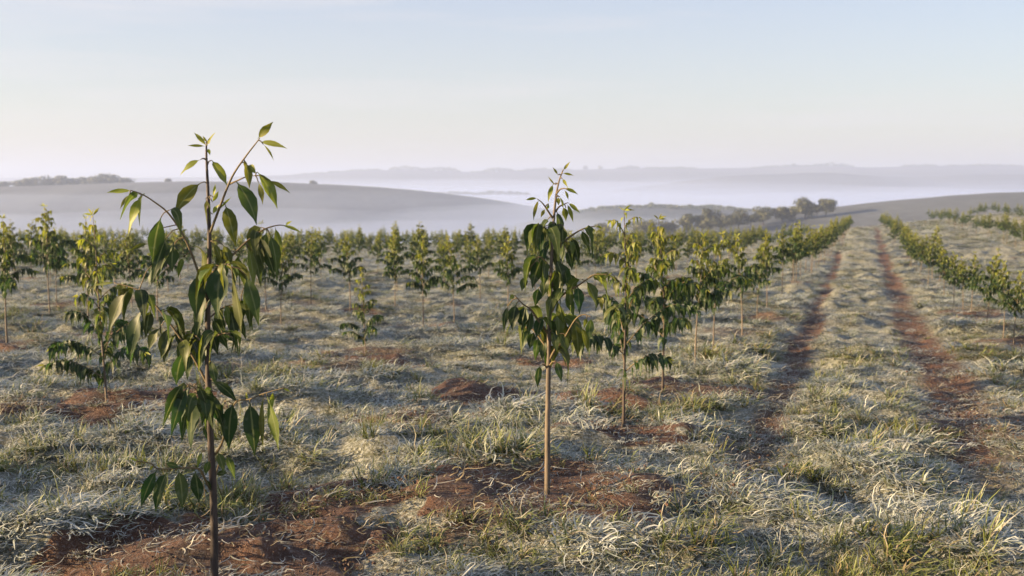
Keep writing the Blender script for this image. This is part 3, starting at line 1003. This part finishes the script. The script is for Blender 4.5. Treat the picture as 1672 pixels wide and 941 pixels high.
# everything past the first three hundred: one mass
def build_plantation():
    prng = np.random.default_rng(4)
    lows = []
    for i in range(6):
        tr, br, st = sapling_parts(500 + i, 1.7, 2, 1.25, .38 + .02 * i, .8)
        b = Buf()
        t2 = Buf(); t2.add(tr, 1)
        for tw, lf in br:
            b.add(lf, 0)
        b.add(st, 0); b.add(t2)
        lows.append((np.array(b.v), [f for f in b.f if len(f) == 4], [m for f, m in zip(b.f, b.mi) if len(f) == 4], np.array(b.young), np.array(b.rnd)))
    V, Q, Mi, Yg_, Rn = [], [], [], [], []
    o = 0
    rest = lattice[N_SINGLE:]
    zz = gz([s['x'] for s in rest], [s['y'] for s in rest])
    for s, z in zip(rest, zz):
        v, q, mi, yg, rn = lows[prng.integers(0, 6)]
        a, sc = prng.uniform(0, 6.28), s['h'] / 1.7
        ca, sa = math.cos(a), math.sin(a)
        w = np.stack([(v[:, 0] * ca - v[:, 1] * sa) * sc + s['x'], (v[:, 0] * sa + v[:, 1] * ca) * sc + s['y'], v[:, 2] * sc + z - .02], -1)
        V.append(w); Q.append(np.array(q) + o); Mi += mi; Yg_.append(yg); Rn.append(rn)
        o += len(v)
    me = mesh_np('far_plantation', np.vstack(V), np.vstack(Q), {'young': np.concatenate(Yg_), 'rnd': np.concatenate(Rn), 'across': np.ones(o)})
    ob = link('far_plantation', me, M_LEAF, kind='stuff')
    me.materials.append(M_BARK)
    me.polygons.foreach_set('material_index', np.array(Mi, np.int32))
    ob['label'] = "continuous mass of distant saplings filling the far end of the field"
    return len(rest)
n_rest = build_plantation()
print('SAPLINGS', len(saplings) + 2, 'lattice', len(lattice), 'rest', n_rest)

# ---------------------------------------------------------------- woodland trees on the hills
def crown_mesh(seed, w, h, blobs, n, leafsize, flat=1.0):
    rg = np.random.default_rng(seed)
    cs = []
    for i in range(blobs):
        a = rg.uniform(0, 6.28); r = rg.uniform(0, .34) * w
        cs.append((r * math.cos(a), r * math.sin(a), h * (rg.uniform(.12, .70) if flat == 1.0 else rg.uniform(.35, .85)), w * rg.uniform(.22, .36), h * rg.uniform(.22, .32) * flat))
    V, Q = [], []
    P = []
    for j in range(n):
        cx, cy, cz, rw, rh = cs[j % blobs]
        d = rg.normal(size=3); d /= np.linalg.norm(d)
        r = rg.uniform(.55, 1.05)
        p = np.array([cx + d[0] * rw * r, cy + d[1] * rw * r, cz + d[2] * rh * r])
        P.append((p, d))
    for j, (p, d) in enumerate(P):
        nn = d + rg.normal(size=3) * .5
        nn /= np.linalg.norm(nn)
        a = np.cross(nn, rg.normal(size=3)); a /= np.linalg.norm(a)
        b = np.cross(nn, a)
        s = leafsize * rg.uniform(.5, 1.3)
        V += [p - a * s - b * s * .5, p + a * s * .6 - b * s * .7, p + a * s + b * s * .5, p - a * s * .5 + b * s * .8]
        Q.append((4 * j, 4 * j + 1, 4 * j + 2, 4 * j + 3))
    nq = len(Q)
    return mesh_np('crown', np.array(V), np.array(Q), {'young': np.repeat(rg.uniform(0, .6, nq), 4), 'rnd': np.repeat(rg.random(nq), 4), 'across': np.ones(4 * nq)}, smooth=False)

def woodland_tree(px, py_base, py_top, wpx, Y, seed, label, blobs=6, n=900, flat=1.0, group=None, umbrella=False):
    p = at(px, py_base, Y)
    top = at(px, py_top, Y)
    h = top.z - p.z
    w = (1.0 if umbrella else 1.18) * wpx * Y / 1672.0
    e = bpy.data.objects.new('woodland_tree', None)
    COL.objects.link(e)
    e.location = p - Vector((0, 0, .12 * h))
    tag(e, label, "tree", group)
    rg = random.Random(seed)
    tb = Buf()
    pts = [Vector((0, 0, -1.5)), Vector((.1, 0, h * .25)), Vector((rg.uniform(-.3, .3), 0, h * .5)), Vector((rg.uniform(-.5, .5), 0, h * .8))]
    r = .05 * h
    tube(tb, catmull(pts, 3), [r * (1 - .8 * i / 9) for i in range(10)], 7)
    for k in range(5):
        a = rg.uniform(0, 6.28)
        b0 = Vector((0, 0, h * rg.uniform(.28, .5)))
        tube(tb, [b0, b0 + Vector((math.cos(a) * w * .2, math.sin(a) * w * .2, h * .15)), b0 + Vector((math.cos(a) * w * .34, math.sin(a) * w * .34, h * .24))], [r * .5, r * .35, r * .15], 5)
    link('trunk', tb.mesh('trunk', [M_BARK_DARK]), parent=e)
    me = crown_mesh(seed, w, h, blobs, n, max(.35, Y / 1400.0) * (h / 9.0) ** .5, flat)
    if umbrella:
        pass
    link('crown', me, M_TREELEAF, parent=e)
    return e

GW = "trees along the foot of the right hill"
for i, (px, b, t, w, lab, um) in enumerate([
    (984, 378, 361, 26, "small rounded tree peeping over the sapling tops right of the central sapling", 0),
    (1052, 379, 349, 52, "broad dark dome-shaped tree just above the third sapling of the row", 0),
    (1092, 378, 354, 34, "tree half hidden behind sapling tips, beside the broad dark dome", 0),
    (1122, 371, 339, 20, "narrow upright tree at the left end of the hedge of trees on the hill foot", 0),
    (1146, 368, 343, 30, "rounded tree next to the tall pointed one in the hillside belt", 0),
    (1157, 367, 328, 19, "tall pointed tree rising above the hillside belt", 0),
    (1177, 366, 338, 40, "wide tree in the middle of the hillside belt", 0),
    (1206, 364, 338, 42, "dense tree at the right end of the low hillside belt", 0),
    (1226, 361, 345, 24, "low bushy tree filling the gap before the dark clump", 0),
    (1246, 358, 331, 40, "dark full tree leading the clump climbing the hillside", 0),
    (1277, 355, 332, 36, "rounded tree next to the dark full one on the hillside", 0),
    (1298, 351, 333, 26, "small tree below the flat-topped ones on the hillside", 0),
    (1315, 347, 316, 38, "tall flat-topped spreading tree against the white fog", 1),
    (1334, 345, 330, 28, "squat tree between the flat-topped spreading trees", 0),
    (1349, 342, 320, 30, "flat-topped tree at the upper right end of the hillside clump", 1)]):
    woodland_tree(px, b, t, w, 372 if b > 360 else 385, 700 + i, lab, 10 if not um else 8, 1900, 1.0 if um else 1.0, GW, bool(um))
GL = "trees on the crest of the left hill"
for i, (px, b, t, w, lab) in enumerate([
    (6, 306, 294, 26, "low tree at the left picture edge on the left hill crest"),
    (30, 305, 291, 28, "rounded tree second from the left on the left hill crest"),
    (52, 304, 286, 30, "tree on the rising left side of the left hill's wood"),
    (76, 303, 282, 36, "tall broad tree in the left half of the left hill's wood"),
    (100, 302, 283, 32, "broad tree right beside the tallest of the left hill's wood"),
    (120, 301, 288, 26, "lower tree in the dip of the left hill's wood"),
    (140, 301, 283, 34, "tree just right of the dip in the left hill's wood"),
    (165, 300, 280, 36, "highest tree in the right half of the left hill's wood"),
    (186, 299, 281, 32, "rounded tree second from the right end of the left hill's wood"),
    (205, 299, 286, 26, "end tree on the right of the left hill's wood"),
    (275, 297, 290, 9, "tiny lone tree on the left hill crest beside the wood"),
    (511, 300, 294, 12, "tiny lone bush on the left hill crest right of the big sapling")]):
    woodland_tree(px, b, t, w, 897, 800 + i, lab, 9, 1000, 1.0, GL if w > 15 else None)
for i, (px, b, t, w, lab) in enumerate([
    (955, 277, 269, 9, "lone tree on the far ridge above the central sapling's tip"),
    (980, 276, 268, 10, "lone tree on the far ridge just right of the central sapling's tip"),
    (1297, 272, 266, 8, "lone tree on the far ridge left of the highest wooded rise"),
    (577, 281, 275, 10, "lone tree on the far ridge right of the big sapling")]):
    woodland_tree(px, b, t, w, 3190, 850 + i, lab, 3, 90, 1.0)

def treeline(name, Y, spans, hm, n_per, seed, label):
    """the far woods that read as one dark mass on a crest"""
    rg = np.random.default_rng(seed)
    V, Q, k = [], [], 0
    s = Y / 1672.0
    for a, ya, b, yb, hp in spans:
        for j in range(int(abs(b - a) * n_per)):
            u = rg.random()
            px = a + (b - a) * u
            env = math.sin(math.pi * min(1, max(0.02, u))) ** .35
            lump = .55 + .45 * float(vnoise(np.array([px / 7.0]), np.array([seed * 1.0]), 5)[0])
            hh = hp * s * env * lump
            p = np.array(at(px, ya + (yb - ya) * u, Y + rg.uniform(-60, 40)))
            p[2] += hh * (rg.random() ** .7) - .3 * s
            nn = rg.normal(size=3) + np.array([0, -.4, .6]); nn /= np.linalg.norm(nn)
            aa = np.cross(nn, rg.normal(size=3)); aa /= np.linalg.norm(aa)
            bb = np.cross(nn, aa)
            z = s * rg.uniform(.7, 1.6)
            V += [p - aa * z - bb * z * .5, p + aa * z * .6 - bb * z * .7, p + aa * z + bb * z * .5, p - aa * z * .5 + bb * z * .8]
            Q.append((k, k + 1, k + 2, k + 3)); k += 4
    nq = len(Q)
    o = link(name, mesh_np(name, np.array(V), np.array(Q), {'young': np.zeros(4 * nq), 'rnd': np.repeat(rg.random(nq), 4), 'across': np.ones(4 * nq)}, smooth=False), M_TREELEAF, kind='stuff')
    o['label'] = label
treeline('forest', 3190, [(480, 287, 570, 282, 4), (555, 282, 625, 279, 5), (635, 278, 690, 278, 8), (685, 279, 752, 281, 9), (765, 283, 790, 282, 4), (786, 282, 840, 280, 9), (835, 281, 935, 279, 6),
                          (1005, 277, 1045, 276, 7), (1048, 276, 1140, 276, 4), (1225, 275, 1330, 272, 4), (1328, 272, 1395, 274, 8), (1470, 274, 1530, 272, 6), (1535, 273, 1672, 272, 5), (1672, 272, 1900, 274, 6), (-200, 295, 60, 293, 3)],
         0, 9, 31, "far woods along the crest of the far ridge")
treeline('forest', 1500, [(690, 320, 780, 317, 6), (770, 318, 865, 318, 7)], 0, 9, 37, "line of woods half sunk in the valley fog")
treeline('forest', 715, [(925, 350, 1000, 342, 8), (980, 342, 1060, 340, 7), (1040, 340, 1110, 339, 9), (1090, 340, 1240, 345, 8)], 0, 22, 43, "bluish wooded slope beyond the trees at the hill foot")

# ---------------------------------------------------------------- grass
TUFTS = bpy.data.collections.new('grass tufts')      # not in the scene: only the tufts placed below are drawn

def make_tuft(i, kind):
    rg = random.Random(900 + i)
    b = Buf()
    n = {'mat': 36, 'arch': 30, 'stand': 18, 'litter': 15}[kind]
    for k in range(n):
        a = rg.uniform(0, 6.28)
        r = rg.uniform(0, .13 if kind == 'mat' else .22 if kind == 'litter' else .06)
        base = Vector((math.cos(a) * r, math.sin(a) * r, .004 if kind == 'litter' else -.015))
        az = a + rg.uniform(-1.2, 1.2)
        L = rg.uniform(.05, .17) if kind == 'litter' else rg.uniform(.10, .22) if kind == 'mat' else rg.uniform(.14, .28) if kind == 'arch' else rg.uniform(.10, .24)
        el = rg.uniform(-.1, .3) if kind == 'litter' else rg.uniform(.15, 1.0) if kind == 'mat' else rg.uniform(.6, 1.3) if kind == 'arch' else rg.uniform(1.0, 1.5)
        wd = rg.uniform(.0055, .0105) if kind != 'arch' else rg.uniform(.006, .0125)
        segs = 5
        turn = rg.uniform(-.7, .7)
        bend = rg.uniform(.25, .55) if kind != 'stand' else rg.uniform(.05, .35)
        rnd = rg.random() if kind != 'litter' else rg.uniform(.7, 1)
        p, prev = base.copy(), None
        for j in range(segs + 1):
            t = j / segs
            d = Vector((math.cos(az) * math.cos(el), math.sin(az) * math.cos(el), math.sin(el)))
            side = Vector((-math.sin(az + .6 * rnd), math.cos(az + .6 * rnd), .25)).normalized()
            w = wd * (1 - t ** 2) * .5 + .0004
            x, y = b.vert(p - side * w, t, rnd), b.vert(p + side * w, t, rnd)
            if prev:
                b.f.append((prev[0], prev[1], y, x)); b.mi.append(0)
            prev = (x, y)
            p = p + d * (L / segs)
            if p.z < .006 + .012 * rnd:
                p.z = .006 + .012 * rnd
                el = max(el, rg.uniform(-.1, .35))
            el -= bend * (1 if rg.random() < .9 else -1)
            az += turn
    me = bpy.data.meshes.new('tuft')
    me.from_pydata(b.v, [], b.f)
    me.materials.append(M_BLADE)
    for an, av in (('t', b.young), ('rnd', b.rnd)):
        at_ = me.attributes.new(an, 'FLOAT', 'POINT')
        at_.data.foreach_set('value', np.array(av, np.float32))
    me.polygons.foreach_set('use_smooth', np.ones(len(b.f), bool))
    o = bpy.data.objects.new('tuft_%02d' % i, me)
    TUFTS.objects.link(o)

KINDS = ['mat'] * 9 + ['arch'] * 4 + ['stand'] * 3 + ['litter'] * 3
for i, kd in enumerate(KINDS):
    make_tuft(i, kd)

def make_clods(i):
    rg = random.Random(950 + i)
    b = Buf()
    for k in range(14):
        c = Vector((rg.gauss(0, .1), rg.gauss(0, .1), .002))
        r = rg.uniform(.003, .009) * rg.uniform(.6, 1.4)
        ring = []
        for lat, (zz, rr_) in enumerate(((-.6, .8), (.1, 1.0), (.7, .65))):
            ring.append([b.vert(c + Vector((math.cos(a) * rr_, math.sin(a) * rr_, zz)) * r * rg.uniform(.55, 1.3)) for a in (0, 1.05, 2.1, 3.14, 4.2, 5.25)])
        top = b.vert(c + Vector((0, 0, r * rg.uniform(.8, 1.1))))
        for q in range(2):
            for m in range(6):
                b.f.append((ring[q][m], ring[q][(m + 1) % 6], ring[q + 1][(m + 1) % 6], ring[q + 1][m])); b.mi.append(0)
        for m in range(6):
            b.f.append((ring[2][m], ring[2][(m + 1) % 6], top)); b.mi.append(0)
    me = bpy.data.meshes.new('tuft')
    me.from_pydata(b.v, [], b.f)
    me.materials.append(M_CLOD)
    TUFTS.objects.link(bpy.data.objects.new('tuft_%02d' % i, me))

for i in (19, 20, 21):
    make_clods(i)

def build_grass():
    g = np.random.default_rng(12)
    X, Y, S, I, F = [], [], [], [], []
    for y0, y1, dens, s0, s1 in ((2.2, 5, 130, .7, 1.15), (5, 9, 110, .75, 1.25), (9, 15, 62, .9, 1.5), (15, 26, 40, 1.0, 1.6), (26, 45, 16, 1.3, 2.2), (45, 80, 5, 2.0, 3.2), (80, 150, 1.7, 3.0, 5.0)):
        area = .66 * (y1 * y1 - y0 * y0)
        n = int(area * dens)
        y = np.sqrt(g.uniform(y0 * y0, y1 * y1, n))
        x = g.uniform(-.66, .66, n) * y
        rel, soil = field_masks(x, y)
        thick = fbm(x / 1.1, y / .8, 3, 55)
        green = fbm(x / .9, y / .7, 4, 66)
        keep = g.random(n) > np.clip(soil * 1.1, 0, .80) + .5 * sstep(.15, -.45, thick)
        idx = g.integers(0, 9, n)
        up = g.random(n) < .14 + .4 * sstep(.1, .5, green)
        idx = np.where(up & ((y < 14) | (g.random(n) < .3)), g.integers(9, 16, n), idx)
        idx = np.where((y > 14) & (idx > 12), idx - 4, idx)
        sc = g.uniform(s0, s1, n) * (1 + .35 * thick) * np.where(soil > .35, .6, 1) * np.clip(.85 + 2.4 * rel, .5, 1.2) 
        # low flattened grass on the track
        tr = (x > rut_l(y) - .3) & (x < rut_r(y) + .3) & (y > 9)
        sc = np.where(tr, sc * .8, sc)
        fr = np.clip(.62 - .5 * sstep(.1, .6, green) + g.normal(0, .17, n), 0, 1)
        fr = np.where((idx >= 9) & (idx < 13), fr * .75, fr)
        fr = np.where((idx >= 13) & (idx < 16), fr * .45, fr)
        X.append(x[keep]); Y.append(y[keep]); S.append(sc[keep]); I.append(idx[keep]); F.append(fr[keep])
        n2 = int(area * min(dens, 60) * 1.1)          # dead straw lying on the bare soil
        y = np.sqrt(g.uniform(y0 * y0, y1 * y1, n2)); x = g.uniform(-.66, .66, n2) * y
        k2 = (field_masks(x, y)[1] > .3) & (y < 30)
        X.append(x[k2]); Y.append(y[k2]); S.append(g.uniform(.7, 1.2, k2.sum())); I.append(g.integers(16, 22, k2.sum())); F.append(g.uniform(.1, .6, k2.sum()))
    X, Y, S, I, F = map(np.concatenate, (X, Y, S, I, F))
    Z = gz(X, Y)
    n = len(X)
    me = bpy.data.meshes.new('grass')
    me.vertices.add(n)
    me.vertices.foreach_set('co', np.stack([X, Y, Z], -1).astype(np.float32).ravel())
    def att(nm, ty, arr, key='value'):
        a = me.attributes.new(nm, ty, 'POINT')
        a.data.foreach_set(key, arr.ravel())
    att('idx', 'INT', I.astype(np.int32))
    att('frost', 'FLOAT', F.astype(np.float32))
    zs = np.where(I < 9, .8, 1.0) * np.interp(Y, [8, 15, 30], [1.0, .6, .42])
    att('scl', 'FLOAT_VECTOR', np.stack([S, S, S * zs], -1).astype(np.float32), 'vector')
    att('rot', 'FLOAT_VECTOR', np.stack([g.normal(0, .12, n), g.normal(0, .12, n), g.uniform(0, 6.28, n)], -1).astype(np.float32), 'vector')
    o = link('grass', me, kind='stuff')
    o['label'] = "frosted matted grass covering the field"
    ng = bpy.data.node_groups.new('grass placing', 'GeometryNodeTree')
    ng.interface.new_socket('Geometry', in_out='INPUT', socket_type='NodeSocketGeometry')
    ng.interface.new_socket('Geometry', in_out='OUTPUT', socket_type='NodeSocketGeometry')
    gi, go = ng.nodes.new('NodeGroupInput'), ng.nodes.new('NodeGroupOutput')
    ip = ng.nodes.new('GeometryNodeInstanceOnPoints')
    ci = ng.nodes.new('GeometryNodeCollectionInfo')
    ci.inputs['Collection'].default_value = TUFTS
    ci.inputs['Separate Children'].default_value = True
    ci.inputs['Reset Children'].default_value = True
    ip.inputs['Pick Instance'].default_value = True
    er = ng.nodes.new('FunctionNodeEulerToRotation')
    def na(nm, dt):
        a = ng.nodes.new('GeometryNodeInputNamedAttribute')
        a.data_type = dt
        a.inputs['Name'].default_value = nm
        return next(s for s in a.outputs if s.enabled and s.name == 'Attribute')
    L = ng.links.new
    L(gi.outputs[0], ip.inputs['Points'])
    L(ci.outputs[0], ip.inputs['Instance'])
    L(na('idx', 'INT'), ip.inputs['Instance Index'])
    L(na('rot', 'FLOAT_VECTOR'), er.inputs[0])
    L(er.outputs[0], ip.inputs['Rotation'])
    L(na('scl', 'FLOAT_VECTOR'), ip.inputs['Scale'])
    L(ip.outputs[0], go.inputs[0])
    md = o.modifiers.new('placing', 'NODES')
    md.node_group = ng
    print('GRASS TUFTS', n)
build_grass()

# ---------------------------------------------------------------- fog lying in the valley and the hazy air
def fog_bank(ztop, dens, seed, amp, x0, x1, y0, y1):
    nx, ny = 150, 80
    xs, ys = np.linspace(x0, x1, nx), np.linspace(y0, y1, ny)
    Xg, Yg2 = np.meshgrid(xs, ys)
    zt = ztop + amp * fbm(Xg / (240.0 + 5 * (seed - 70) ** 2), Yg2 / 330.0, 3, seed)
    e = np.minimum(np.minimum(Xg - x0, x1 - Xg) / 300.0, np.minimum(Yg2 - y0, y1 - Yg2) / 120.0)
    zt = zt - 25.0 * (1 - np.clip(e, 0, 1)) ** 2
    V = np.vstack([np.stack([Xg, Yg2, zt], -1).reshape(-1, 3), np.stack([Xg, Yg2, np.full_like(Xg, -70.0)], -1).reshape(-1, 3)])
    n = nx * ny
    i = (np.arange(ny - 1)[:, None] * nx + np.arange(nx - 1)[None, :]).ravel()
    q = [np.stack([i, i + 1, i + nx + 1, i + nx], -1), np.stack([i + nx, i + nx + 1, i + 1, i], -1) + n]
    def wall(idx):
        a, b = idx[:-1], idx[1:]
        return np.stack([a, a + n, b + n, b], -1)
    q += [wall(np.arange(nx)), wall(np.arange(nx)[::-1] + (ny - 1) * nx), wall(np.arange(ny)[::-1] * nx), wall(np.arange(ny) * nx + nx - 1)]
    o = link('fog', mesh_np('fog', V, np.vstack(q), smooth=True), mat_volume('valley fog', (.56, .68, .99), dens, .15), kind='stuff')
    o['label'] = "pale fog lying in the valley between the field and the hills"
for args in ((-36, .0040, 71, 11, -3400, 3400, 230, 3000), (-30, .0022, 72, 12, -3400, 3400, 280, 3000), (-26, .0017, 73, 13, -3400, 3400, 340, 3000),
             (-22, .0014, 74, 13, -3400, 3400, 400, 3000), (-18, .0011, 75, 13, -3400, 3400, 450, 3000), (-14, .0008, 76, 13, -3400, 3400, 500, 3000),
             (-9, .0006, 77, 13, -3400, 3400, 620, 3000), (-3, .0004, 78, 14, -3400, 3400, 1150, 3000), (4, .0003, 79, 14, -3400, 3400, 1500, 3000), (12, .0002, 80, 14, -3400, 3400, 1900, 3000)):
    fog_bank(*args)

hz = bpy.data.meshes.new('haze')
x1, y0, y1, zb, zt = 7200, -6900, 7200, -72.0, 74.0
hz.from_pydata([(-x1, y0, zb), (x1, y0, zb), (x1, y1, zb), (-x1, y1, zb), (-x1, y0, zt), (x1, y0, zt), (x1, y1, zt), (-x1, y1, zt)], [],
               [(3, 2, 1, 0), (4, 5, 6, 7), (0, 1, 5, 4), (1, 2, 6, 5), (2, 3, 7, 6), (3, 0, 4, 7)])
ho = link('haze', hz, mat_volume('morning haze', (.47, .57, .83), .00048, .1), kind='stuff')
